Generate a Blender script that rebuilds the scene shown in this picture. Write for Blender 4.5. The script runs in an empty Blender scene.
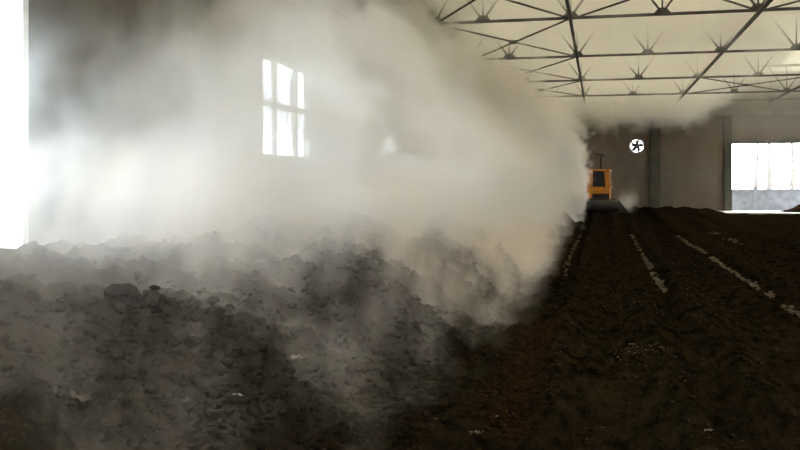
import bpy, bmesh, math, random
import numpy as np
from mathutils import Vector, Matrix

# ------------------------------------------------------------------ camera, world, light, exposure
SC = bpy.context.scene
COL = SC.collection
F_PX, YAW, HORIZON = 875.7, 0.224, 186.0
EYE = 1.6
cam_d = bpy.data.cameras.new('camera')
cam = bpy.data.objects.new('camera', cam_d); COL.objects.link(cam)
cam.location = (0, 0, EYE); cam.rotation_euler = (math.pi/2, 0, YAW)
cam_d.sensor_width = 36.0; cam_d.lens = 36.0*F_PX/800.0
cam_d.shift_y = -(225.0-HORIZON)/800.0
cam_d.clip_end = 500
SC.camera = cam

W = bpy.data.worlds.new('overcast_sky'); SC.world = W; W.use_nodes = True
wbg = W.node_tree.nodes['Background']
wbg.inputs['Color'].default_value = (0.94, 0.95, 1.0, 1); wbg.inputs['Strength'].default_value = 22.0

SC.view_settings.view_transform = 'Standard'; SC.view_settings.look = 'None'
SC.view_settings.gamma = 1.0; SC.view_settings.exposure = 0.0
SC.view_settings.use_curve_mapping = False
SC.cycles.volume_bounces = 8
SC.cycles.max_bounces = 10
SC.cycles.diffuse_bounces = 4
SC.cycles.volume_max_steps = 512
SC.cycles.volume_step_rate = 1.0

# ------------------------------------------------------------------ helpers
rnd = random.Random(7)
WX = -5.57            # inner face of the left wall
RX = 16.0             # inner face of the right wall
FY = 58.0             # inner face of the far wall
BY = -9.0             # wall behind the camera
TRUSS_Z = 6.9
ROOF_Z = 8.7

def link(o): COL.objects.link(o); return o
def tag(o, label=None, cat=None, group=None, kind=None):
    if label: o['label'] = label
    if cat: o['category'] = cat
    if group: o['group'] = group
    if kind: o['kind'] = kind
    return o
def empty(name, loc=(0,0,0), rz=0):
    o = bpy.data.objects.new(name, None); link(o); o.location = loc; o.rotation_euler = (0,0,rz)
    o.empty_display_size = 0.1
    return o
def obj(name, bm, mat, parent=None, smooth=False):
    me = bpy.data.meshes.new(name)
    bmesh.ops.recalc_face_normals(bm, faces=bm.faces)
    bm.to_mesh(me); bm.free()
    if smooth:
        for p in me.polygons: p.use_smooth = True
    if mat: me.materials.append(mat)
    o = bpy.data.objects.new(name, me); link(o)
    if parent: o.parent = parent
    return o
def pyobj(name, verts, faces, mat, parent=None, smooth=False):
    me = bpy.data.meshes.new(name); me.from_pydata(verts, [], faces); me.update()
    if smooth: me.polygons.foreach_set('use_smooth', [True]*len(me.polygons))
    if mat: me.materials.append(mat)
    o = bpy.data.objects.new(name, me); link(o)
    if parent: o.parent = parent
    return o
def box(bm, x0, x1, y0, y1, z0, z1, bev=0.0):
    r = bmesh.ops.create_cube(bm, size=1.0)
    vs = r['verts']
    for v in vs:
        v.co = Vector((x0 + (v.co.x+.5)*(x1-x0), y0 + (v.co.y+.5)*(y1-y0), z0 + (v.co.z+.5)*(z1-z0)))
    if bev > 0:
        es = list({e for v in vs for e in v.link_edges})
        bmesh.ops.bevel(bm, geom=es, offset=bev, segments=1, affect='EDGES', clamp_overlap=True)
    return vs
def bxo(name, dims, mat, parent=None, bev=0.0):
    bm = bmesh.new(); box(bm, *dims, bev=bev); return obj(name, bm, mat, parent)
def bar(bm, a, b, w, h=None, seg=None):
    """a straight bar from a to b: rectangular w x h, or round with seg sides (radius w/2)"""
    a, b = Vector(a), Vector(b); d = b-a; L = d.length
    h = h or w
    if seg:
        r = bmesh.ops.create_cone(bm, cap_ends=True, segments=seg, radius1=w/2, radius2=w/2, depth=L)
    else:
        r = bmesh.ops.create_cube(bm, size=1.0)
        for v in r['verts']: v.co = Vector((v.co.x*w, v.co.y*h, v.co.z*L))
    q = d.to_track_quat('Z', 'Y')
    M = Matrix.Translation((a+b)/2) @ q.to_matrix().to_4x4()
    for v in r['verts']: v.co = M @ v.co
    return r['verts']
def baro(name, a, b, w, mat, parent=None, h=None, seg=None):
    bm = bmesh.new(); bar(bm, a, b, w, h, seg); return obj(name, bm, mat, parent)
def prism(bm, pts, axis, a, b):
    """polygon pts (in the other two axes) extruded along axis from a to b"""
    def P(p, t):
        if axis == 'x': return (t, p[0], p[1])
        if axis == 'y': return (p[0], t, p[1])
        return (p[0], p[1], t)
    v0 = [bm.verts.new(P(p, a)) for p in pts]; v1 = [bm.verts.new(P(p, b)) for p in pts]
    n = len(pts)
    bm.faces.new(v0); bm.faces.new(v1[::-1])
    for i in range(n): bm.faces.new((v0[i], v1[i], v1[(i+1)%n], v0[(i+1)%n]))
def wall_mesh(u_range, z_range, holes, to3, thick):
    """one closed wall slab with rectangular holes; to3(u, z, t) gives the point at depth t"""
    us = sorted({*u_range, *[h[0] for h in holes], *[h[1] for h in holes]})
    zs = sorted({*z_range, *[h[2] for h in holes], *[h[3] for h in holes]})
    def solid(i, j):
        if not (0 <= i < len(us)-1 and 0 <= j < len(zs)-1): return False
        u, z = (us[i]+us[i+1])/2, (zs[j]+zs[j+1])/2
        return not any(h[0] < u < h[1] and h[2] < z < h[3] for h in holes)
    vid, verts, faces = {}, [], []
    def V(i, j, t):
        k = (i, j, t)
        if k not in vid: vid[k] = len(verts); verts.append(to3(us[i], zs[j], t*thick))
        return vid[k]
    for i in range(len(us)-1):
        for j in range(len(zs)-1):
            if not solid(i, j): continue
            for t in (0, 1): faces.append([V(i,j,t), V(i+1,j,t), V(i+1,j+1,t), V(i,j+1,t)])
            if not solid(i-1, j): faces.append([V(i,j,0), V(i,j,1), V(i,j+1,1), V(i,j+1,0)])
            if not solid(i+1, j): faces.append([V(i+1,j,0), V(i+1,j,1), V(i+1,j+1,1), V(i+1,j+1,0)])
            if not solid(i, j-1): faces.append([V(i,j,0), V(i,j,1), V(i+1,j,1), V(i+1,j,0)])
            if not solid(i, j+1): faces.append([V(i,j+1,0), V(i,j+1,1), V(i+1,j+1,1), V(i+1,j+1,0)])
    bm = bmesh.new()
    bv = [bm.verts.new(v) for v in verts]
    for f in faces: bm.faces.new([bv[k] for k in f])
    return bm

# ---- numpy value noise
def _h(ix, iy, seed):
    n = (ix.astype(np.int64)*374761393 + iy.astype(np.int64)*668265263 + seed*1274126177) & 0x7fffffff
    n = ((n ^ (n >> 13))*1274126177) & 0x7fffffff
    n = n ^ (n >> 16)
    return (n & 0xffff)/65535.0
def vnoise(x, y, seed=0):
    ix, iy = np.floor(x), np.floor(y); fx, fy = x-ix, y-iy
    fx = fx*fx*(3-2*fx); fy = fy*fy*(3-2*fy)
    a, b = _h(ix,iy,seed), _h(ix+1,iy,seed); c, d = _h(ix,iy+1,seed), _h(ix+1,iy+1,seed)
    return (a+(b-a)*fx)*(1-fy) + (c+(d-c)*fx)*fy - 0.5
def fbm(x, y, seed=0, octv=4, gain=.55):
    s, a = 0, 1.0
    for k in range(octv):
        c_, s_ = math.cos(.6+1.1*k), math.sin(.6+1.1*k)
        s = s + a*vnoise((x*c_-y*s_)*1.93**k, (x*s_+y*c_)*1.93**k, seed+k*17); a *= gain
    return s
def sstep(a, b, x):
    t = np.clip((x-a)/(b-a), 0, 1); return t*t*(3-2*t)

# ------------------------------------------------------------------ materials
def new_mat(name):
    m = bpy.data.materials.new(name); m.use_nodes = True
    nt = m.node_tree; b = nt.nodes['Principled BSDF']
    return m, nt, b
def node(nt, t, **k):
    n = nt.nodes.new(t)
    for a, v in k.items(): setattr(n, a, v)
    return n
def noisy(name, c1, c2, scale=4.0, rough=.9, bump=0.0, bscale=None, detail=6, c3=None, stretch=(1,1,1), metal=0.0, spec=0.3):
    m, nt, b = new_mat(name)
    tc = node(nt, 'ShaderNodeNewGeometry')
    mp = node(nt, 'ShaderNodeMapping'); mp.inputs['Scale'].default_value = stretch
    nt.links.new(tc.outputs['Position'], mp.inputs['Vector'])
    n1 = node(nt, 'ShaderNodeTexNoise'); n1.inputs['Scale'].default_value = scale; n1.inputs['Detail'].default_value = detail
    n1.inputs['Roughness'].default_value = .62
    nt.links.new(mp.outputs[0], n1.inputs['Vector'])
    cr = node(nt, 'ShaderNodeValToRGB')
    cr.color_ramp.elements[0].position = .34; cr.color_ramp.elements[0].color = (*c1, 1)
    cr.color_ramp.elements[1].position = .68; cr.color_ramp.elements[1].color = (*c2, 1)
    if c3:
        e = cr.color_ramp.elements.new(.76); e.color = (*c3, 1)
    nt.links.new(n1.outputs[0], cr.inputs[0]); nt.links.new(cr.outputs[0], b.inputs['Base Color'])
    b.inputs['Roughness'].default_value = rough; b.inputs['Metallic'].default_value = metal
    b.inputs['Specular IOR Level'].default_value = spec
    if bump:
        n2 = node(nt, 'ShaderNodeTexNoise'); n2.inputs['Scale'].default_value = bscale or scale*5; n2.inputs['Detail'].default_value = 5
        nt.links.new(mp.outputs[0], n2.inputs['Vector'])
        bp = node(nt, 'ShaderNodeBump'); bp.inputs['Strength'].default_value = bump; bp.inputs['Distance'].default_value = .03
        nt.links.new(n2.outputs[0], bp.inputs['Height']); nt.links.new(bp.outputs[0], b.inputs['Normal'])
    return m
M = {}
M['compost'] = noisy('dark_compost', (.003,.002,.001), (.017,.0115,.006), 3.5, .95, .9, 26, c3=(.055,.038,.022), spec=0.0)
M['soil'] = noisy('trodden_soil', (.0026,.0019,.0009), (.0175,.0126,.0066), 6.0, .95, 1.0, 24, detail=9, c3=(.068,.051,.030), stretch=(1.3,.5,1), spec=0.0)
M['pale_soil'] = noisy('pale_dry_crust', (.045,.036,.026), (.15,.125,.095), 9, .95, .6, 30, spec=0.0)
M['fleck'] = noisy('tan_fleck', (.018,.013,.008), (.055,.042,.028), 9, .95, spec=0.0)
M['plaster'] = noisy('stained_plaster', (.085,.078,.066), (.155,.142,.118), .7, .9, .2, 6, stretch=(1,1,.5))
M['far_plaster'] = noisy('brown_plaster', (.13,.108,.083), (.20,.168,.13), .5, .9, .2, 5, stretch=(1,1,.6))
M['concrete'] = noisy('grey_concrete', (.12,.115,.10), (.22,.21,.19), 1.2, .9, .3, 9)
M['pilaster'] = noisy('dark_olive_plaster', (.055,.055,.042), (.10,.098,.075), 1.2, .9, .3, 9)  # olive plaster with the pilasters' shadow darkened into its colour
M['pale_concrete'] = noisy('pale_concrete', (.34,.33,.30), (.60,.585,.54), 2.5, .85, .2, 14)
M['yard_wall'] = noisy('blue_grey_render', (.13,.145,.165), (.22,.24,.265), 2.2, .9, .2, 9)
M['yard_ground'] = noisy('yard_ground', (.14,.13,.11), (.28,.27,.24), .8, .95, .3, 6)
M['white_frame'] = noisy('white_painted_frame', (.62,.63,.63), (.80,.81,.82), 3, .5)
M['steel'] = noisy('rusty_dark_steel', (.022,.020,.016), (.050,.042,.032), 3, .7, .2, 20)
M['bark'] = noisy('pale_bark', (.09,.085,.08), (.17,.16,.15), 5, .9, .4, 20, stretch=(1,1,.3))  # grey lightened to put the glare around the trunks into the colour
M['twig_leaf'] = noisy('grey_green_leaf', (.09,.11,.07), (.20,.22,.15), 8, .8)
M['orange'] = noisy('worn_orange_paint', (.36,.135,.010), (.52,.21,.02), 3, .5, .1, 12)
M['black_metal'] = noisy('black_metal', (.010,.010,.009), (.028,.026,.022), 5, .6, .2, 16)
M['dark_glass'] = noisy('dark_cab_glass', (.010,.011,.012), (.022,.023,.025), 2, .45, spec=.2)
M['rubber'] = noisy('muddy_track', (.012,.010,.008), (.040,.032,.022), 6, .9, .5, 20)
M['galv'] = noisy('grey_fan_metal', (.16,.16,.15), (.30,.30,.28), 5, .5, metal=.3)
M['plastic'] = noisy('dirty_white_plastic', (.10,.09,.07), (.30,.28,.23), 12, .55)
M['straw'] = noisy('pale_straw', (.05,.038,.022), (.14,.11,.07), 14, .85)
M['red_crumb'] = noisy('reddish_crumb', (.010,.0055,.0025), (.032,.017,.008), 7, .95, .8, 30, spec=0.0)

def glass_mat():
    m, nt, b = new_mat('window_glass'); nt.nodes.remove(b)
    out = nt.nodes['Material Output']
    tr = node(nt, 'ShaderNodeBsdfTransparent'); tr.inputs[0].default_value = (.86,.92,.95,1)
    gl = node(nt, 'ShaderNodeBsdfGlossy'); gl.inputs['Roughness'].default_value = .08
    mx = node(nt, 'ShaderNodeMixShader'); mx.inputs[0].default_value = .06
    nt.links.new(tr.outputs[0], mx.inputs[1]); nt.links.new(gl.outputs[0], mx.inputs[2])
    nt.links.new(mx.outputs[0], out.inputs['Surface'])
    return m
M['glass'] = glass_mat()
def roof_mat():
    # yellowed translucent fibreglass sheeting: daylight comes through it
    m, nt, b = new_mat('yellowed_translucent_roof_sheet'); nt.nodes.remove(b)
    out = nt.nodes['Material Output']
    g = node(nt, 'ShaderNodeNewGeometry')
    n1 = node(nt, 'ShaderNodeTexNoise'); n1.inputs['Scale'].default_value = .22; n1.inputs['Detail'].default_value = 4
    nt.links.new(g.outputs['Position'], n1.inputs['Vector'])
    cr = node(nt, 'ShaderNodeValToRGB')
    cr.color_ramp.elements[0].position = .3; cr.color_ramp.elements[0].color = (.062,.057,.0385,1)
    cr.color_ramp.elements[1].position = .7; cr.color_ramp.elements[1].color = (.080,.0745,.0535,1)
    nt.links.new(n1.outputs[0], cr.inputs[0])
    tl = node(nt, 'ShaderNodeBsdfTranslucent'); nt.links.new(cr.outputs[0], tl.inputs[0])
    df = node(nt, 'ShaderNodeBsdfDiffuse'); df.inputs[0].default_value = (.45,.42,.34,1)
    ad = node(nt, 'ShaderNodeAddShader')
    nt.links.new(tl.outputs[0], ad.inputs[0]); nt.links.new(df.outputs[0], ad.inputs[1])
    nt.links.new(ad.outputs[0], out.inputs['Surface'])
    return m
M['roof'] = roof_mat()

# ------------------------------------------------------------------ structure: floor
def rut_profile(x, y):
    z = 0.0
    for rx, w, d in ((-.60,.16,.05), (.10,.30,.045), (.92,.20,.06), (1.75,.32,.05), (2.46,.20,.06), (3.6,.35,.05), (4.7,.3,.05), (6.2,.4,.04)):
        xx = x - rx - .10*vnoise(y*.18, y*0+rx*3.1, 5) - .05*vnoise(y*.9, y*0+rx, 8)
        d = d*1.5; z = z - d*np.exp(-(xx/w)**2) + .5*d*np.exp(-((np.abs(xx)-w*1.5)/(w*.6))**2)
    return z
def floor_h(x, y):
    z = rut_profile(x, y)
    z = z + .075*fbm(x*.9, y*.6, 3, 3) + .030*fbm(x*4.2, y*1.8, 11, 4, .6) + .030*np.maximum(fbm(x*13, y*6, 29, 3, .6), -.1)
    z = z + .16*sstep(34, 50, y)*(1-sstep(6.2, 7.4, x))
    z = z + .16*sstep(55.5, 57.5, y)*(1-sstep(6.3, 7.0, x))*(1+fbm(x*1.3, y*1.0, 77, 3))
    z = z + .55*np.exp(-((x-12.3)/1.1)**2 - ((y-56.6)/1.3)**2)*(1+.8*fbm(x*2, y*2, 99, 3))
    return z*sstep(58.0, 57.0, y)*1.0
def grid_object(name, xs, ys, hf, mat, parent=None):
    X, Y = np.meshgrid(xs, ys); Z = hf(X, Y)
    n, m = X.shape
    co = np.stack([X.ravel(), Y.ravel(), Z.ravel()], 1)
    i = np.arange(n*m).reshape(n, m)
    q = np.stack([i[:-1,:-1].ravel(), i[:-1,1:].ravel(), i[1:,1:].ravel(), i[1:,:-1].ravel()], 1)
    me = bpy.data.meshes.new(name)
    me.vertices.add(n*m); me.vertices.foreach_set('co', co.ravel())
    me.loops.add(q.size); me.loops.foreach_set('vertex_index', q.ravel())
    me.polygons.add(len(q)); me.polygons.foreach_set('loop_start', np.arange(0, q.size, 4))
    me.update(calc_edges=True); me.polygons.foreach_set('use_smooth', [True]*len(q))
    me.materials.append(mat)
    o = bpy.data.objects.new(name, me); link(o)
    if parent: o.parent = parent
    return o
def geo_steps(a, b, s0, k):
    out = [a]; s = s0
    while out[-1] < b: out.append(out[-1]+s); s *= k
    out[-1] = b
    return np.array(out)
ys_f = np.concatenate([np.linspace(BY, 3.0, 20)[:-1], geo_steps(3.0, FY, .045, 1.0042)])
xs_f = np.concatenate([np.linspace(WX, -2.2, 10)[:-1], np.linspace(-2.2, 3.0, 150)[:-1], geo_steps(3.0, RX, .036, 1.025)])
floor = grid_object('floor', xs_f, ys_f, floor_h, M['soil'])
tag(floor, 'dark trodden soil floor marked with long wheel ruts', kind='structure')

# ------------------------------------------------------------------ structure: walls
HY = 8.365
COLS_Y = [11.4+HY*k for k in range(-2, 6)]
WINS = [(5.3, 7.69, .85, 4.6), (13.88, 16.42, 2.09, 3.85)] + [(13.88+HY*k, 16.42+HY*k, 2.09, 3.85) for k in (1, 2, 3)]
wl = obj('wall_left', wall_mesh((BY, FY+.4), (-.3, ROOF_Z), WINS, lambda u, z, t: (WX-t, u, z), .12), M['plaster'])
tag(wl, 'grey stained plaster wall behind the steaming heap', kind='structure')
for y in COLS_Y:
    if y > FY: continue
    bxo('wall_column', (WX-.02, WX+.28, y-.06, y+.58, -.1, ROOF_Z-.2), M['concrete'], wl, .015)
bxo('ledge_beam', (WX-.02, WX+.16, BY, FY, 5.34, 5.60), M['concrete'], wl, .01)

FAN = (2.33, 4.16, .40)
DO = (8.07, 13.6, -.3, 4.29)
fw = obj('wall_far', wall_mesh((WX-.3, RX+.3), (-.3, ROOF_Z), [(FAN[0]-.45, FAN[0]+.45, FAN[1]-.45, FAN[1]+.45), DO],
         lambda u, z, t: (u, FY+t, z), .3), M['far_plaster'])
tag(fw, 'brown plaster end wall with an exhaust fan and a wide gateway', kind='structure')
for x0, x1 in ((-4.6,-3.9), (3.16,3.74), (7.58,8.05), (13.6,14.3)):
    bxo('pilaster', (x0, x1, FY-.28, FY+.02, -.05, 6.0), M['pilaster'], fw, .015)
bxo('tie_beam', (WX, RX, FY-.22, FY+.02, 5.98, 6.30), M['concrete'], fw, .01)
bxo('lintel', (7.9, 13.9, FY-.10, FY+.32, 4.24, 4.62), M['concrete'], fw, .01)
bxo('render_ledge', (3.76, 7.50, FY-.05, FY+.02, 2.30, 2.38), M['concrete'], fw)

wr = obj('wall_right', wall_mesh((BY, FY+.3), (-.3, ROOF_Z), [(y+2.9, y+5.5, 2.09, 3.85) for y in COLS_Y[2:7]],
         lambda u, z, t: (RX+t, u, z), .3), M['plaster'])  # unseen openings, added and sized for the daylight they let in
tag(wr, 'plaster wall with window openings outside the picture', kind='structure')
wb = obj('wall_back', wall_mesh((WX-.3, RX+.3), (-.3, ROOF_Z), [(4.0, 7.0, -.3, 4.0)], lambda u, z, t: (u, BY-t, z), .3), M['plaster'])  # unseen gateway, its size set by the daylight it lets in
tag(wb, 'plaster wall with a gateway behind the viewer', kind='structure')

# ceiling: corrugated translucent sheeting, thin but solid
def ceiling():
    n = 330
    xs = np.linspace(WX-.4, RX+.4, n)
    top = [(float(x), ROOF_Z + .03*math.sin(x*2*math.pi/.32)) for x in xs]
    verts = []; faces = []
    for (x, z) in top: verts += [(x, BY-.4, z), (x, FY+.4, z)]
    for i in range(n-1): faces.append((2*i, 2*i+2, 2*i+3, 2*i+1))
    return pyobj('ceiling', verts, faces, M['roof'], smooth=True)
tag(ceiling(), 'yellowed translucent roof sheeting veiled by steam', kind='structure')

# ------------------------------------------------------------------ windows
def window(name, y0, y1, z0, z1, mull, transom, label, fw_=.07, open_pane=None):
    X0, X1 = WX-.08, WX+.02
    bm = bmesh.new()
    box(bm, X0, X1, y0, y0+fw_, z0, z1); box(bm, X0, X1, y1-fw_, y1, z0, z1)
    box(bm, X0, X1, y0+fw_, y1-fw_, z0, z0+fw_); box(bm, X0, X1, y0+fw_, y1-fw_, z1-fw_, z1)
    f = obj(name, bm, M['white_frame']); tag(f, label, kind='structure')
    for m_ in mull: bxo('mullion', (X0+.01, X1-.01, m_-.04, m_+.04, z0+fw_, z1-fw_), M['white_frame'], f)
    edges = [y0+fw_] + [e for m_ in mull for e in (m_-.04, m_+.04)] + [y1-fw_]
    for i in range(0, len(edges), 2):
        bxo('transom', (X0+.01, X1-.01, edges[i], edges[i+1], transom-.05, transom+.05), M['white_frame'], f)
        for k, (a, b) in enumerate(((z0+fw_, transom-.05), (transom+.05, z1-fw_))):
            p = bxo('pane', (-.004, .004, 0, edges[i+1]-edges[i], a, b), M['glass'], f)
            p.location = (X0+.05, edges[i], 0)
            if open_pane == (i//2, k):
                p.rotation_euler = (0, 0, math.radians(28)); 
                sm = bmesh.new(); L = edges[i+1]-edges[i]
                box(sm, -.02, .02, 0, .04, a, b); box(sm, -.02, .02, L-.04, L, a, b)
                box(sm, -.02, .02, .04, L-.04, a, a+.04); box(sm, -.02, .02, .04, L-.04, b-.04, b)
                s = obj('sash', sm, M['white_frame'], p)
    bxo('sill', (WX-.14, WX+.06, y0-.05, y1+.05, z0-.06, z0), M['pale_concrete'], f)
    return f
window('window_1', 5.3, 7.69, .85, 4.6, [6.1], 1.39, 'tall white framed window at the left edge, blown out by daylight', .09)
window('window_2', 13.88, 16.42, 2.09, 3.85, [14.58, 15.68], 3.03, 'white framed window of six panes half hidden in steam', .06, (2, 1))
for k in (1, 2, 3):  # added windows, unseen behind the steam, to bring daylight into it
    window('window_%d' % (k+2), 13.88+HY*k, 16.42+HY*k, 2.09, 3.85, [14.58+HY*k, 15.68+HY*k], 3.03,
           ['window of six panes hidden deep in the steam, first beyond the visible one', 'window of six panes hidden deep in the steam, second beyond the visible one',
            'window of six panes hidden deep in the steam, farthest along the left wall'][k-1], .06)

# ------------------------------------------------------------------ roof trusses
NODE0, NSTEP = -.888, 2.776
NODES = [NODE0 + NSTEP*i for i in range(-1, 7)]        # bottom chord nodes
LEFT_END = WX + .02
TR_Y = [19.77, 28.13, 36.5, 44.86, 52.6, 57.3]
TR_LABEL = ['roof truss overhead, nearest the viewer, its lower chord above the picture edge',
            'dark steel roof truss with chord across the top of the picture',
            'dark steel roof truss second below the top edge of the picture',
            'dark steel roof truss third below the top edge, chord fully visible',
            'thin dark roof truss fourth below the top edge, fading into steam',
            'lowest and farthest roof truss, close to the end wall']
TOP_Z = TRUSS_Z + 1.45
def gusset_mesh():
    bm = bmesh.new()
    prism(bm, [(-.20,-.05), (.20,-.05), (.24,.02), (.12,.17), (-.12,.17), (-.24,.02)], 'y', -.03, .03)
    me = bpy.data.meshes.new('gusset'); bmesh.ops.recalc_face_normals(bm, faces=bm.faces); bm.to_mesh(me); bm.free(); me.materials.append(M['steel'])
    return me
GUS = gusset_mesh()
def truss(y, label):
    t = empty('roof_truss', (LEFT_END, y, TRUSS_Z)); tag(t, label, 'roof truss', 'steel roof trusses')
    ox = -LEFT_END
    bxo('bottom_chord', (0, RX+ox-.02, -.04, .04, -.042, .042), M['steel'], t)
    bxo('top_chord', (0, RX+ox-.02, -.05, .05, 1.39, 1.51), M['steel'], t)
    for x in NODES + [LEFT_END+.35]:
        g = bpy.data.objects.new('gusset', GUS); link(g); g.parent = t; g.location = (x+ox, 0, .03)
    for x in NODES:
        h = NSTEP/2
        baro('web_bar', (x+ox, 0, .1), (x+ox, 0, 1.42), .05, M['steel'], t)
        for s in (-1, 1):
            xx = x+s*h*.72
            if xx < RX-.3: baro('web_bar', (x+ox+s*.05, 0, .1), (xx+ox, 0, 1.42), .06, M['steel'], t)
    baro('web_bar', (.35, 0, .1), (1.1, 0, 1.42), .06, M['steel'], t)
    return t
for y, l in zip(TR_Y, TR_LABEL): truss(y, l)
# longitudinal tie beams under the trusses
TIES = [(NODE0, 'long steel tie beam running to the far end above the heap edge'),
        (NODE0+2*NSTEP, 'long steel tie beam slanting across the upper right of the picture'),
        (NODE0+4*NSTEP, 'long steel tie beam at the right, crossing only the farthest trusses')]
for x, l in TIES:
    t = bxo('tie_beam', (x-.045, x+.045, 11.0, FY-.25, TRUSS_Z-.145, TRUSS_Z-.045), M['steel'])
    tag(t, l, 'tie beam', 'lengthwise tie beams under the trusses')
XS = [LEFT_END+.25] + [x for x, _ in TIES] + [NODE0+6*NSTEP-1.0]
BAYS = [(0, 0), (0, 1), (0, 2), (0, 3), (1, 0), (2, 0), (2, 3)]
for b, k in BAYS:
    y0, y1 = TR_Y[k], TR_Y[k+1]
    xa, xb = XS[b], XS[b+1]
    c = empty('cross_brace', ((xa+xb)/2, (y0+y1)/2, TRUSS_Z))
    side = ['left edge bay against the wall', 'middle bay', 'right hand bay'][b]
    gap = ['nearest and second', 'second and third', 'third and fourth', 'fourth and fifth'][k]
    tag(c, 'crossed steel braces between the %s trusses, %s' % (gap, side), 'cross brace', 'crossed roof braces')
    hx, hy = (xb-xa)/2, (y1-y0)/2
    baro('brace_bar', (-hx+.1, -hy+.1, .0), (hx-.1, hy-.1, .0), .046, M['steel'], c)
    baro('brace_bar', (-hx+.1, hy-.1, -.03), (hx-.1, -hy+.1, -.03), .046, M['steel'], c)
    bxo('centre_plate', (-.14, .14, -.10, .10, -.07, .04), M['steel'], c)

# ------------------------------------------------------------------ compost heap
def pile_h(x, y):
    edge = -1.20 - .28*fbm(y*.45, y*0+3.3, 41, 3) - .12*sstep(9, 16, y) + .62*sstep(26, 46, y)
    s = (edge - x)
    prof = 1.13*(1-np.exp(-(np.maximum(s, 0)/1.25)**1.35))*1.06
    prof = prof - .10*sstep(3.3, 4.4, s) - .22*sstep(.5, 2.0, s)*(1-sstep(8.0, 15.0, y))
    amp = sstep(-.05, .5, s)
    z = prof + amp*(.20*fbm(x*.8, y*.7, 51, 3) + .17*fbm(x*2.3, y*2.1, 57, 4, .6) + .11*np.maximum(fbm(x*7, y*6.5, 63, 4, .65), -.15) + .04*fbm(x*19, y*17, 71, 2))
    z = z*sstep(WX+.28, WX+.8, x)*sstep(1.0, 2.5, y)*sstep(48.4, 46.6, y)
    z = z - .28*(1-sstep(-.35, .02, s))
    return z
ys_p = geo_steps(1.0, 48.4, .040, 1.0035)
xs_p = np.concatenate([np.linspace(WX+.33, -4.0, 30)[:-1], np.linspace(-4.0, -.35, 105)])
heap = empty('compost_heap', (-3.2, 20, 0))
tag(heap, 'long knee-high heap of dark crumbly compost steaming along the left wall', 'compost heap')
hs = grid_object('heap_surface', xs_p, ys_p, pile_h, M['compost'], heap); hs.location = (3.2, -20, 0)

def clod_mesh(seed, name='clod', mat=None, sub=1):
    bm = bmesh.new(); bmesh.ops.create_icosphere(bm, subdivisions=sub, radius=1.0)
    r = random.Random(seed); ph = [r.uniform(0, 6) for _ in range(6)]
    for v in bm.verts:
        k = 1 + .28*math.sin(v.co.x*3+ph[0])*math.sin(v.co.y*2.5+ph[1]) + .22*math.sin(v.co.z*4+ph[2]) + r.uniform(-.16, .16)
        v.co = v.co*k
        v.co.z *= .75
    me = bpy.data.meshes.new(name); bm.to_mesh(me); bm.free(); me.materials.append(mat or M['compost'])
    return me
CL = [clod_mesh(100+i, sub=2) for i in range(8)]
def put_clod(x, y, r, z):
    o = bpy.data.objects.new('clod', rnd.choice(CL)); link(o); o.parent = heap
    o.location = (x+3.2, y-20, z); o.scale = (r*rnd.uniform(.8,1.3), r*rnd.uniform(.8,1.3), r*rnd.uniform(.8,1.2))
    o.rotation_euler = (rnd.uniform(-.5,.5), rnd.uniform(-.5,.5), rnd.uniform(0, 6.28))
cx, cy, cr = [], [], []
for i in range(260):
    y = 4.0*math.exp(rnd.random()**1.15*math.log(8.0)); 
    x = -1.25 - abs(rnd.gauss(0, 1.15)) if rnd.random() < .7 else rnd.uniform(-5.0, -1.4)
    if x < -5.0: continue
    cx.append(x); cy.append(y); cr.append(rnd.uniform(.022, .055)*(1 if rnd.random() < .85 else 1.5))
cz = np.maximum(pile_h(np.array(cx), np.array(cy)), floor_h(np.array(cx), np.array(cy)))
for x, y, r, z in zip(cx, cy, cr, cz): put_clod(x, y, r, float(z)+r*.25)

# small crumbs, too many to count: one part of the heap and one on the floor
def crumbs(name, n, xf, yf, rf, hf, mat, parent, off):
    R = np.random.RandomState(len(name)*13+n)
    base = []
    bm = bmesh.new(); bmesh.ops.create_icosphere(bm, subdivisions=1, radius=1.0)
    bm.verts.index_update()
    bv = np.array([v.co[:] for v in bm.verts]); bf = np.array([[v.index for v in f.verts] for f in bm.faces]); bm.free()
    # coarse 12-vertex crumb: keep the icosahedron only
    bm = bmesh.new(); bmesh.ops.create_icosphere(bm, subdivisions=1, radius=1.0); bm.free()
    x, y = xf(R, n), yf(R, n); keep = np.ones(n, bool)
    r = rf(R, n, y); z = hf(x, y) + r*.3
    ang = R.uniform(0, 6.28, n)
    j = 1 + R.uniform(-.3, .3, (n, len(bv), 1))
    P = bv[None]*j*np.stack([r*R.uniform(.7,1.5,n), r*R.uniform(.7,1.5,n), r*R.uniform(.5,.9,n)], 1)[:, None, :]
    c, s = np.cos(ang)[:, None], np.sin(ang)[:, None]
    Q = np.stack([P[...,0]*c-P[...,1]*s + x[:,None], P[...,0]*s+P[...,1]*c + y[:,None], P[...,2] + z[:,None]], -1)
    Q = Q - np.array(off)
    faces = (bf[None] + (np.arange(n)*len(bv))[:, None, None]).reshape(-1, 3)
    me = bpy.data.meshes.new(name)
    me.vertices.add(n*len(bv)); me.vertices.foreach_set('co', Q.reshape(-1))
    me.loops.add(faces.size); me.loops.foreach_set('vertex_index', faces.reshape(-1))
    me.polygons.add(len(faces)); me.polygons.foreach_set('loop_start', np.arange(0, faces.size, 3))
    me.update(calc_edges=True); me.materials.append(mat)
    o = bpy.data.objects.new(name, me); link(o)
    if parent: o.parent = parent
    o['kind'] = 'stuff'
    return o
near = lambda a, b, p=1.2: (lambda R, n: a*np.exp(R.random_sample(n)**p*np.log(b/a)))
surf = lambda x, y: np.maximum(pile_h(x, y), floor_h(x, y))
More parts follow.
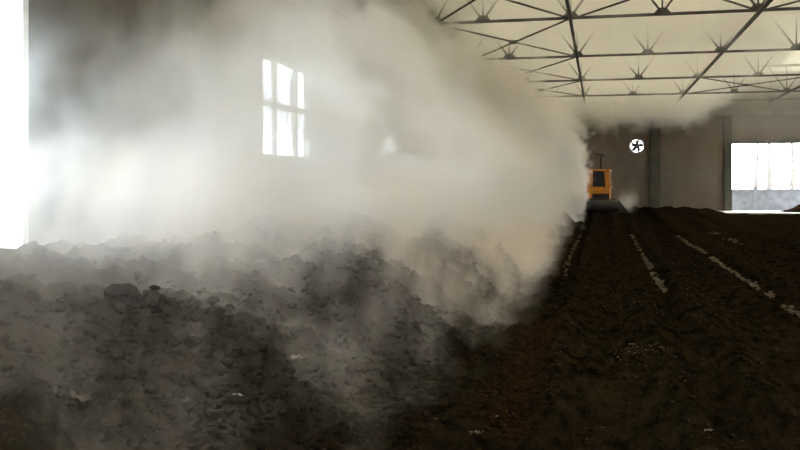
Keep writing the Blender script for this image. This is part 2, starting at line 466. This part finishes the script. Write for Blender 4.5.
crumbs('crumbs', 7000, lambda R, n: -1.05-np.abs(R.normal(0, 1.25, n)).clip(0, 4.05), near(3.6, 45), lambda R, n, y: R.uniform(.008, .030, n)*(1+y*.02), surf, M['compost'], heap, (-3.2, 20, 0))
fc = crumbs('soil_crumbs', 4200, lambda R, n: R.uniform(-1.2, 1, n)+np.abs(R.normal(0, 2.2, n)), near(4.5, 40), lambda R, n, y: R.uniform(.005, .014, n)*(1+y*.02), floor_h, M['soil'], floor, (0,0,0))
rc = crumbs('reddish_crumbs', 2600, lambda R, n: -.66+R.normal(0, .13, n), lambda R, n: R.uniform(5.8, 11.0, n), lambda R, n, y: R.uniform(.006, .022, n), floor_h, M['red_crumb'], floor, (0,0,0))
crumbs('pale_flecks', 1100, lambda R, n: R.uniform(-1.1, .6, n)+np.abs(R.normal(0, 2.6, n)), near(4.6, 36, 1.0), lambda R, n, y: R.uniform(.003, .009, n)*(1+y*.05), floor_h, M['fleck'], floor, (0,0,0))
# pale crust crumbled along the edges of the wheel ruts
def crust(name, x0, ya, yb, n, w, r0):
    def xf(R, n_): return R.normal(0, w, n_)
    R = np.random.RandomState(n)
    y = R.uniform(ya, yb, n); y = y[(vnoise(y*1.7, y*0+x0, 3) > -.2)]
    m = len(y)
    x = x0 - .10*(-vnoise(y*.18, y*0+x0*3.1, 5)) + R.normal(0, w, m)
    return crumbs(name, m, lambda R_, n_: x, lambda R_, n_: y, lambda R_, n_, yy: R_.uniform(.4, 1.0, n_)*r0, floor_h, M['pale_soil'], floor, (0,0,0))
crust('pale_crust', 1.02, 14.2, 31, 520, .022, .030)
crust('pale_crust', 2.52, 11.6, 31, 760, .024, .032)
crust('pale_crust', -.64, 16.5, 31, 160, .025, .025)
crust('pale_crust', 3.9, 26, 33, 70, .06, .04)
crust('pale_crust', .38, 8.2, 9.0, 90, .16, .008)
crust('pale_crust', .30, 12.0, 14.0, 60, .2, .008)

# ------------------------------------------------------------------ loose scraps
def scrap(name, x, y, size, mat, label, cat, seed, aspect=1.0, hf=surf):
    r = random.Random(seed); n = 7
    bm = bmesh.new(); grid = []
    for i in range(n):
        row = []
        for j in range(n):
            u, v = i/(n-1)-.5, j/(n-1)-.5
            fall = 1-.25*r.random() if (i in (0, n-1) or j in (0, n-1)) else 1
            zz = .22*math.sin(u*7+seed)*math.cos(v*6+seed*2)+.10*r.uniform(-1, 1)
            row.append(bm.verts.new((u*size*fall, v*size*aspect*fall, (zz*.5+.16)*size)))
        grid.append(row)
    for i in range(n-1):
        for j in range(n-1): bm.faces.new((grid[i][j], grid[i+1][j], grid[i+1][j+1], grid[i][j+1]))
    bmesh.ops.solidify(bm, geom=bm.faces[:], thickness=.004)
    o = obj(name, bm, mat, smooth=True)
    z = float(hf(np.array([x]), np.array([y]))[0])
    o.location = (x, y, z+.03); o.rotation_euler = (r.uniform(-.2,.2), r.uniform(-.2,.2), r.uniform(0, 6.28))
    tag(o, label, cat); return o
def unproj(u, v, hf=surf):
    s, c = math.sin(YAW), math.cos(YAW); a = (u-400)/F_PX; b = (HORIZON-v)/F_PX
    d = np.array([-s+a*c, c+a*s, b]); t = 2.0
    for _ in range(4000):
        p = d*t + np.array([0, 0, EYE])
        if p[2] <= float(hf(p[:1], p[1:2])[0]): break
        t += .012
    return p
for nm, u, v, sz, mt, lb, ct, sd, asp in (
    ('plastic_scrap', 296, 364, .13, 'plastic', 'pale crumpled plastic scrap on the heap face, centre left', 'scrap', 3, .6),
    ('straw_wisp', 80, 408, .16, 'straw', 'tangled pale straw wisp low on the heap at left', 'straw', 5, .8),
    ('plastic_scrap', 238, 403, .08, 'plastic', 'small pale plastic scrap on the lower heap face', 'scrap', 8, .5),
    ('straw_wisp', 476, 440, .14, 'straw', 'pale straw strip lying at the foot of the heap, bottom edge', 'straw', 11, .35),
    ('plastic_scrap', 709, 436, .07, 'plastic', 'pale scrap on the bare floor at bottom right', 'scrap', 14, .7),
    ('plastic_scrap', 497, 421, .035, 'plastic', 'tiny white scrap near the foot of the heap', 'scrap', 17, .8),
    ('plastic_scrap', 436, 424, .05, 'straw', 'small yellowish scrap among clods at the heap toe', 'scrap', 19, .7),
    ('plastic_scrap', 632, 348, .09, 'straw', 'flat tan scrap on the trodden floor between ruts', 'scrap', 23, .3),
    ('plastic_scrap', 472, 332, .06, 'plastic', 'small white scrap beside the heap toe, midway', 'scrap', 29, .6)):
    p = unproj(u, v); scrap(nm, float(p[0]), float(p[1]), sz*.75, M[mt], lb, ct, sd, asp)

# ------------------------------------------------------------------ exhaust fan in the far wall
def fan():
    x, z, r = FAN
    f = empty('exhaust_fan', (x, FY, z)); tag(f, 'round exhaust fan high in the end wall, daylight between its blades', 'exhaust fan')
    # square plate with a round hole
    bm = bmesh.new(); n = 48
    def ring(rad, y): return [bm.verts.new((rad*math.cos(2*math.pi*i/n), y, rad*math.sin(2*math.pi*i/n))) for i in range(n)]
    def sq(y):
        out = []
        for i in range(n):
            a = 2*math.pi*i/n; c, s = math.cos(a), math.sin(a); k = .448/max(abs(c), abs(s)); out.append(bm.verts.new((c*k, y, s*k)))
        return out
    A, B, C, D = ring(r, .04), sq(.04), ring(r, .20), sq(.20)
    for i in range(n):
        j = (i+1) % n
        bm.faces.new((A[i], A[j], B[j], B[i])); bm.faces.new((C[i], D[i], D[j], C[j])); bm.faces.new((A[i], C[i], C[j], A[j])); bm.faces.new((B[i], B[j], D[j], D[i]))
    obj('fan_housing', bm, M['galv'], f)
    bm = bmesh.new(); bar(bm, (0, .08, 0), (0, .18, 0), .15, seg=16); obj('hub', bm, M['black_metal'], f)
    for k in range(5):
        a = 2*math.pi*k/5+.35
        bm = bmesh.new(); pts = [(.06,-.06), (.20,-.15), (.37,-.20), (.395,.05), (.22,.11), (.06,.06)]
        top = [bm.verts.new((p[0]*math.cos(a)-p[1]*math.sin(a), .12+p[1]*.35, p[0]*math.sin(a)+p[1]*math.cos(a))) for p in pts]
        bot = [bm.verts.new((v.co.x, v.co.y+.012, v.co.z)) for v in top]
        bm.faces.new(top); bm.faces.new(bot[::-1])
        for i in range(6): bm.faces.new((top[i], bot[i], bot[(i+1)%6], top[(i+1)%6]))
        obj('blade', bm, M['black_metal'], f)
    for a in (.2, 1.77): baro('guard_bar', (-r*math.cos(a), .055, -r*math.sin(a)), (r*math.cos(a), .055, r*math.sin(a)), .025, M['galv'], f)
fan()

# ------------------------------------------------------------------ orange tracked machine
def machine():
    m = empty('tracked_loader', (0.02, 50.6, .20), math.radians(-4))
    tag(m, 'orange tracked loader with dark cab windows working in the steam at the far end', 'loader')
    def track(cx):
        prof = []
        for i in range(9): a = math.pi/2 + math.pi*i/8; prof.append((-1.15 + .30*math.cos(a), .34+.32*math.sin(a)))
        for i in range(9): a = -math.pi/2 + math.pi*i/8; prof.append((1.15 + .30*math.cos(a), .34+.32*math.sin(a)))
        bm = bmesh.new(); prism(bm, prof, 'x', cx-.22, cx+.22); t = obj('track', bm, M['rubber'], m)
        for i in range(11):
            y = -1.1+.22*i
            for zz in (.02, .655): bxo('grouser', (cx-.225, cx+.225, y-.02, y+.02, zz-.025, zz+.025), M['rubber'], t)
        for i in range(5):
            y = -1.0+.5*i
            bm = bmesh.new(); bar(bm, (cx-.235, y, .3), (cx+.235, y, .3), .36, seg=14); obj('roller', bm, M['black_metal'], t)
        for zc in (.18, .34, .50): bxo('front_grouser', (cx-.225, cx+.225, -1.50, -1.42, zc-.02, zc+.02), M['rubber'], t)
    track(-.72); track(.72)
    bxo('chassis', (-.50, .50, -1.25, 1.2, .30, .72), M['black_metal'], m, .03)
    g = bxo('engine_housing', (-.62, .62, -1.10, -.2, .55, 1.26), M['orange'], m, .04)
    bxo('grille_recess', (-.34, .58, -1.125, -1.09, .62, .98), M['black_metal'], g)
    for i in range(5): bxo('grille_slat', (-.33, .57, -1.145, -1.12, .65+.07*i, .675+.07*i), M['black_metal'], g)
    c = bxo('cab_base', (-.64, .64, -1.0, .85, 1.26, 1.36), M['orange'], m, .02)
    for (x0, x1, x2, x3) in ((-.64, -.33, -.52, -.30), (.37, .62, .30, .58)):
        bm = bmesh.new(); prism(bm, [(x0, 1.34), (x1, 1.34), (x3, 2.26), (x2, 2.26)], 'y', -1.0, -.9); obj('cab_pillar', bm, M['orange'], m)
        bm = bmesh.new(); prism(bm, [(x0, 1.34), (x1, 1.34), (x3, 2.26), (x2, 2.26)], 'y', .70, .80); obj('cab_pillar', bm, M['orange'], m)
    bm = bmesh.new(); prism(bm, [(-.33,1.36), (.37,1.36), (.30,2.22), (-.30,2.22)], 'y', -.965, -.945); obj('windscreen', bm, M['dark_glass'], m)
    bm = bmesh.new(); prism(bm, [(-.33,1.36), (.37,1.36), (.30,2.22), (-.30,2.22)], 'y', .74, .76); obj('rear_window', bm, M['dark_glass'], m)
    for x in (-.56, .57): bxo('side_window', (x-.01, x+.01, -.88, .68, 1.38, 2.20), M['dark_glass'], m)
    bxo('cab_roof', (-.60, .62, -1.06, .88, 2.22, 2.32), M['orange'], m, .03)
    e = baro('exhaust_pipe', (.10, -.55, 2.25), (.10, -.55, 3.10), .10, M['black_metal'], m, seg=12)
    bm = bmesh.new(); prism(bm, [(-.26,3.12), (.30,3.04), (.34,3.10), (.18,3.20), (-.16,3.22), (-.28,3.18)], 'y', -.75, -.35); obj('rain_cap', bm, M['black_metal'], e)
    # curved blade in front
    bm = bmesh.new(); pr = []
    for i in range(7): a = -.9+1.8*i/6; pr.append((-1.95+.42*(1-math.cos(a))*1.0, .34+.36*math.sin(a)))
    pr2 = [(y+.05, z) for y, z in pr][::-1]
    prism(bm, pr+pr2, 'x', -1.15, 1.15); b = obj('blade', bm, M['black_metal'], m)
    for s in (-1, 1):
        bm = bmesh.new(); prism(bm, [(s*1.15,.03), (s*1.15,.60), (s*1.62,.03)], 'y', -1.88, -1.80); obj('blade_wing', bm, M['black_metal'], b)
        baro('push_arm', (s*.95, -1.8, .28), (s*.95, .2, .34), .12, M['black_metal'], m)
machine()

# ------------------------------------------------------------------ outside the gateway
gv = [(-60,-60), (80,-60), (80,140), (-60,140), (WX-.3,BY-.3), (RX+.3,BY-.3), (RX+.3,FY+.3), (WX-.3,FY+.3)]
g = pyobj('ground', [(x, y, -.06) for x, y in gv], [(0,1,5,4), (1,2,6,5), (2,3,7,6), (3,0,4,7)], M['yard_ground'])
tag(g, 'grey yard outside the hall', kind='structure')
ap = bxo('trim_1', (7.0, 11.6, 53.6, 58.4, -.05, .055), M['pale_concrete'], None, .015)
tag(ap, 'pale concrete threshold slab inside the gateway', kind='structure')
bm = bmesh.new(); box(bm, 2, 22, 61.0, 61.25, -.06, 1.33)
yw = obj('yard_wall', bm, M['yard_wall']); tag(yw, 'low blue grey rendered yard wall seen through the gateway', 'wall')
bxo('coping', (1.95, 22.05, 60.97, 61.28, 1.33, 1.38), M['yard_wall'], yw)
for x in (9.95, 14.5): bxo('wall_post', (x-.12, x+.12, 60.94, 61.2, -.06, 1.52), M['yard_wall'], yw)
def tree(px, Y, h, r, seed, label, lean=0.0, nb=5):
    r_ = random.Random(seed)
    s, c = math.sin(YAW), math.cos(YAW); a = (px-400)/F_PX
    x = Y*(-s+a*c)/(c+a*s)
    t = empty('bare_tree', (x, Y, -.06)); tag(t, label, 'tree', 'bare trees beyond the yard wall')
    bm = bmesh.new(); pts = []
    for i in range(9):
        k = i/8; pts.append((lean*k*h + .10*r_.uniform(-1, 1)*(i > 0), .08*r_.uniform(-1, 1), h*k, r*(1-.72*k)))
    rings = []
    for (X, Y_, Z, R) in pts: R *= 2.0; rings.append([bm.verts.new((X+R*math.cos(q*math.pi/4), Y_+R*math.sin(q*math.pi/4), Z)) for q in range(8)])
    for i in range(8):
        for q in range(8): bm.faces.new((rings[i][q], rings[i][(q+1)%8], rings[i+1][(q+1)%8], rings[i+1][q]))
    bm.faces.new(rings[0][::-1]); bm.faces.new(rings[-1])
    tr = obj('trunk', bm, M['bark'], t, True)
    for b in range(nb):
        k = r_.uniform(.35, .95); i = int(k*8); X, Y_, Z, R = pts[i]
        an = r_.uniform(0, 6.28); L = r_.uniform(.6, 1.5)*(1.1-k*.5)
        bm = bmesh.new(); d = Vector((math.cos(an)*.6, math.sin(an)*.6, .9))*L
        v = bar(bm, (X, Y_, Z), Vector((X, Y_, Z))+d, R*.9, seg=6); obj('branch', bm, M['bark'], t)
    return t
tree(755, 66, 5.6, .10, 1, 'thin forked bare tree left of the gateway centre, beyond the yard wall', .03)
tree(769, 67, 7.2, .13, 2, 'tall straight bare tree behind the gateway, second from the left', 0, 6)
tree(779, 64.5, 2.4, .05, 3, 'short bare sapling between two taller trees behind the yard wall', 0, 3)
tree(793, 65, 6.8, .10, 4, 'slender bare tree near the right edge of the picture', -.015, 6)
tree(741, 70, 2.6, .05, 6, 'small bare sapling close to the left jamb of the gateway', .02, 3)
# a leafy shrub at the very right
sh = empty('shrub', (12.9, 63.2, -.06)); tag(sh, 'grey green leafy shrub at the right edge behind the yard wall', 'shrub')
for k in range(6):
    an = k*1.05; baro('stem', (0, 0, 0), (.5*math.cos(an), .5*math.sin(an), 2.2+.25*k), .04, M['bark'], sh, seg=6)
lv, lf = [], []
for k in range(420):
    c0 = Vector((rnd.gauss(0, .5), rnd.gauss(0, .45), rnd.uniform(.9, 3.6))); u = Vector((rnd.uniform(-1,1), rnd.uniform(-1,1), rnd.uniform(-1,1))).normalized()*.11
    w = u.orthogonal().normalized()*.05; n = len(lv)
    lv += [tuple(c0-u), tuple(c0+w), tuple(c0+u), tuple(c0-w)]; lf.append((n, n+1, n+2, n+3))
lo = pyobj('leaves', lv, lf, M['twig_leaf'], sh); lo['kind'] = 'stuff'

# ------------------------------------------------------------------ steam: density grids from a procedural field
class Ex:
    """small expression builder for field math nodes"""
    nt = None
    def __init__(s, sock): s.s = sock
    @staticmethod
    def m(op, *a, clamp=False):
        n = Ex.nt.nodes.new('ShaderNodeMath'); n.operation = op; n.use_clamp = clamp
        for i, v in enumerate(a):
            if isinstance(v, Ex): Ex.nt.links.new(v.s, n.inputs[i])
            else: n.inputs[i].default_value = v
        return Ex(n.outputs[0])
    def __add__(a, b): return Ex.m('ADD', a, b)
    __radd__ = __add__
    def __sub__(a, b): return Ex.m('SUBTRACT', a, b)
    def __rsub__(a, b): return Ex.m('SUBTRACT', b, a)
    def __mul__(a, b): return Ex.m('MULTIPLY', a, b)
    __rmul__ = __mul__
    def __truediv__(a, b): return Ex.m('DIVIDE', a, b)
def emax(a, b): return Ex.m('MAXIMUM', a, b)
def emin(a, b): return Ex.m('MINIMUM', a, b)
def eabs(a): return Ex.m('ABSOLUTE', a)
def ess(a, b, x):
    n = Ex.nt.nodes.new('ShaderNodeMapRange'); n.interpolation_type = 'SMOOTHSTEP'
    for k, v in (('Value', x), ('From Min', a), ('From Max', b)):
        if isinstance(v, Ex): Ex.nt.links.new(v.s, n.inputs[k])
        else: n.inputs[k].default_value = v
    n.inputs['To Min'].default_value = 0; n.inputs['To Max'].default_value = 1
    return Ex(n.outputs[0])
def enoise(x, y, z, scale, detail, rough=.55, off=(0,0,0), st=(1,1,1)):
    cb = Ex.nt.nodes.new('ShaderNodeCombineXYZ')
    for i, v in enumerate((x, y, z)): Ex.nt.links.new((v*st[i]+off[i]).s, cb.inputs[i])
    n = Ex.nt.nodes.new('ShaderNodeTexNoise'); n.inputs['Scale'].default_value = scale; n.inputs['Detail'].default_value = detail
    n.inputs['Roughness'].default_value = rough
    Ex.nt.links.new(cb.outputs[0], n.inputs['Vector'])
    return Ex(n.outputs[0])
def steam_mat(name, col, aniso):
    m = bpy.data.materials.new(name); m.use_nodes = True; nt = m.node_tree
    nt.nodes.remove(nt.nodes['Principled BSDF'])
    p = nt.nodes.new('ShaderNodeVolumePrincipled'); p.inputs['Color'].default_value = (*col, 1)
    p.inputs['Density'].default_value = 1.0; p.inputs['Density Attribute'].default_value = 'density'
    p.inputs['Anisotropy'].default_value = aniso
    nt.links.new(p.outputs[0], nt.nodes['Material Output'].inputs['Volume'])
    return m
SM = steam_mat('white_steam', (.998,.986,.966), .1)
SM_FAR = steam_mat('cream_steam', (.997,.976,.940), .1)  # warm light from the roof put into the far steam's colour
SM_WISP = steam_mat('dusty_brown_steam', (.97,.89,.80), .1)  # brown tint puts warm light and the heap showing through into the colour
def steam_object(name, lo, hi, vox, field, label, SM=SM):
    v = bpy.data.volumes.new(name); o = bpy.data.objects.new(name, v); link(o)
    v.materials.append(SM)
    nt = bpy.data.node_groups.new(name+'_field', 'GeometryNodeTree')
    nt.interface.new_socket('Geometry', in_out='INPUT', socket_type='NodeSocketGeometry')
    nt.interface.new_socket('Geometry', in_out='OUTPUT', socket_type='NodeSocketGeometry')
    Ex.nt = nt
    go = nt.nodes.new('NodeGroupOutput'); vc = nt.nodes.new('GeometryNodeVolumeCube')
    vc.inputs['Min'].default_value = lo; vc.inputs['Max'].default_value = hi
    for a, l, h in zip('XYZ', lo, hi): vc.inputs['Resolution '+a].default_value = max(2, int((h-l)/vox))
    ps = nt.nodes.new('GeometryNodeInputPosition'); sp = nt.nodes.new('ShaderNodeSeparateXYZ'); nt.links.new(ps.outputs[0], sp.inputs[0])
    d = field(Ex(sp.outputs[0]), Ex(sp.outputs[1]), Ex(sp.outputs[2]))
    nt.links.new(d.s, vc.inputs['Density'])
    sm = nt.nodes.new('GeometryNodeSetMaterial'); sm.inputs['Material'].default_value = SM
    nt.links.new(vc.outputs[0], sm.inputs[0]); nt.links.new(sm.outputs[0], go.inputs[0])
    md = o.modifiers.new('steam_field', 'NODES'); md.node_group = nt
    tag(o, label, 'steam', kind='stuff')
    return o
def plume_field(x, y, z):
    # large billows
    b1 = enoise(x, y, z, .42, 3, .5, (3.1, 7.7, 1.3))-.5
    b2 = enoise(x, y, z, 1.05, 4, .6, (13.1, 2.7, 5.3), (1,1,.8))-.5
    b3 = enoise(x, y, z, 2.3, 3, .6, (1.1, 8.7, 2.3))-.5
    xw = x + b1*2.6 + b2*3.3 + b3*1.6; zw = z + b2*3.0 + b1*1.6 + b3*1.0
    t = ess(22, 38, y)
    nb = -1.55 - .72*emax(zw-1.5, 0.0)
    fb = -1.10 - 1.1*emax(zw-3.7, 0.0)
    xb = nb + (fb-nb)*t
    xb = emin(xb, -1.65 + 1.3*z + .6*t)
    core = ess(0.0, .28, xb-xw)
    top = 3.05 + (y-8.5)*.55
    core = core*(1-ess(-.9, .9, zw-top)*(1-ess(15, 20, y)))
    lowfade = .02 + .98*ess(.85, 1.5, z + b2*.9 + .5*ess(9, 15, y))
    lowfade = lowfade + (1-lowfade)*ess(24, 40, y)
    # wisps rising off the heap face
    w = enoise(x, y-z*.5, z, .62, 5, .60, (5.5, 1.5, 9.1), (1,.75,.7))
    f2 = enoise(x, y, z, 2.0, 5, .65, (8.5, 3.5, 4.1), (1,1,.7))
    puffs = ess(.475, .575, w + (f2-.5)*.50 + .03*(1-ess(9, 12, y)) - .035*ess(9.5, 12, y)*(1-ess(15, 17, y)))
    dens = core*lowfade*(.06*(1-ess(10, 16, y)) + .02 + (.85+3.2*ess(15, 21, y))*puffs)*(.42+.68*ess(7, 14, y))
    pd = Ex.m('SQRT', (x-1.45)*(x-1.45) + (y-49.6)*(y-49.6)*.3 + (z-.75)*(z-.75)*1.2)
    dens = dens + (1-ess(.15, .75, pd + b2*1.6 + b3*.8))*.30
    return emax(dens, 0.0)
def wisp_field(x, y, z):
    # thin tongues of steam leaving the heap face; the air drags them up and away from the viewer
    w = enoise(x, y-z*.5, z, 1.15, 5, .66, (25.5, 11.5, 3.1), (1,1,.5))
    f2 = enoise(x, y-z*.5, z, 3.4, 4, .65, (18.5, 3.5, 4.1), (1,1,.55))
    big = enoise(x, y, z, .30, 2, .5, (7.5, 31.5, 2.1), (1,1,.5))
    hgt = 1.10*ess(-1.0, -3.6, x)
    above = z - hgt
    sh = ess(.53, .67, w + (f2-.5)*.42 + (big-.5)*.30 + .05*ess(8, 13, y) + .07*ess(-2.6, -3.6, x)*(1-ess(8, 11, y)))*(1-ess(.35, 1.1, above))*ess(-.65, -1.35, x + (w-.5)*1.2)
    return emax(sh*(.20+.45*ess(4.5, 7, y)+1.5*ess(7, 13, y)), 0.0)
def ceil_field(x, y, z):
    b = enoise(x, y, z, .35, 4, .6, (2.2, 4.4, 6.6), (1,.8,1.4))-.5
    low = 6.95 - 1.9*ess(51, 56, y)*(1-.85*ess(5.5, 8.5, x))
    bb = enoise(x, y, z, 1.3, 3, .6, (9.2, 1.4, 3.6))-.5
    d = ess(0, .7, z + b*3.0 + bb*2.2 - low)
    haze = .03*ess(5, 9, x)*ess(3.6, 5.5, z)*ess(46, 52, y) + .020*ess(5.0, 6.6, z)*(1-ess(2, 9, x))*ess(20, 26, y)*ess(-.15, .15, b)
    return emax(d*(.75-.2*ess(45, 54, y))*(1-.85*ess(5, 9, x)) + haze, 0.0)
steam_object('steam_cloud', (WX+.02, 2.2, .05), (1.2, 22.0, 8.5), .11, plume_field, 'white steam billowing off the near part of the heap')
steam_object('steam_cloud', (WX+.02, 22.0, .05), (2.0, 57.6, 8.5), .15, plume_field, 'cream steam rolling along the far part of the heap', SM_FAR)
steam_object('steam_wisps', (WX+.02, 2.4, .02), (-.35, 26.0, 2.5), .065, wisp_field, 'thin torn wisps of steam clinging to the heap face', SM_WISP)
steam_object('steam_layer', (WX+.02, 10.0, 4.3), (RX-.05, 57.7, 8.6), .24, ceil_field, 'thin steam layer gathered under the roof')
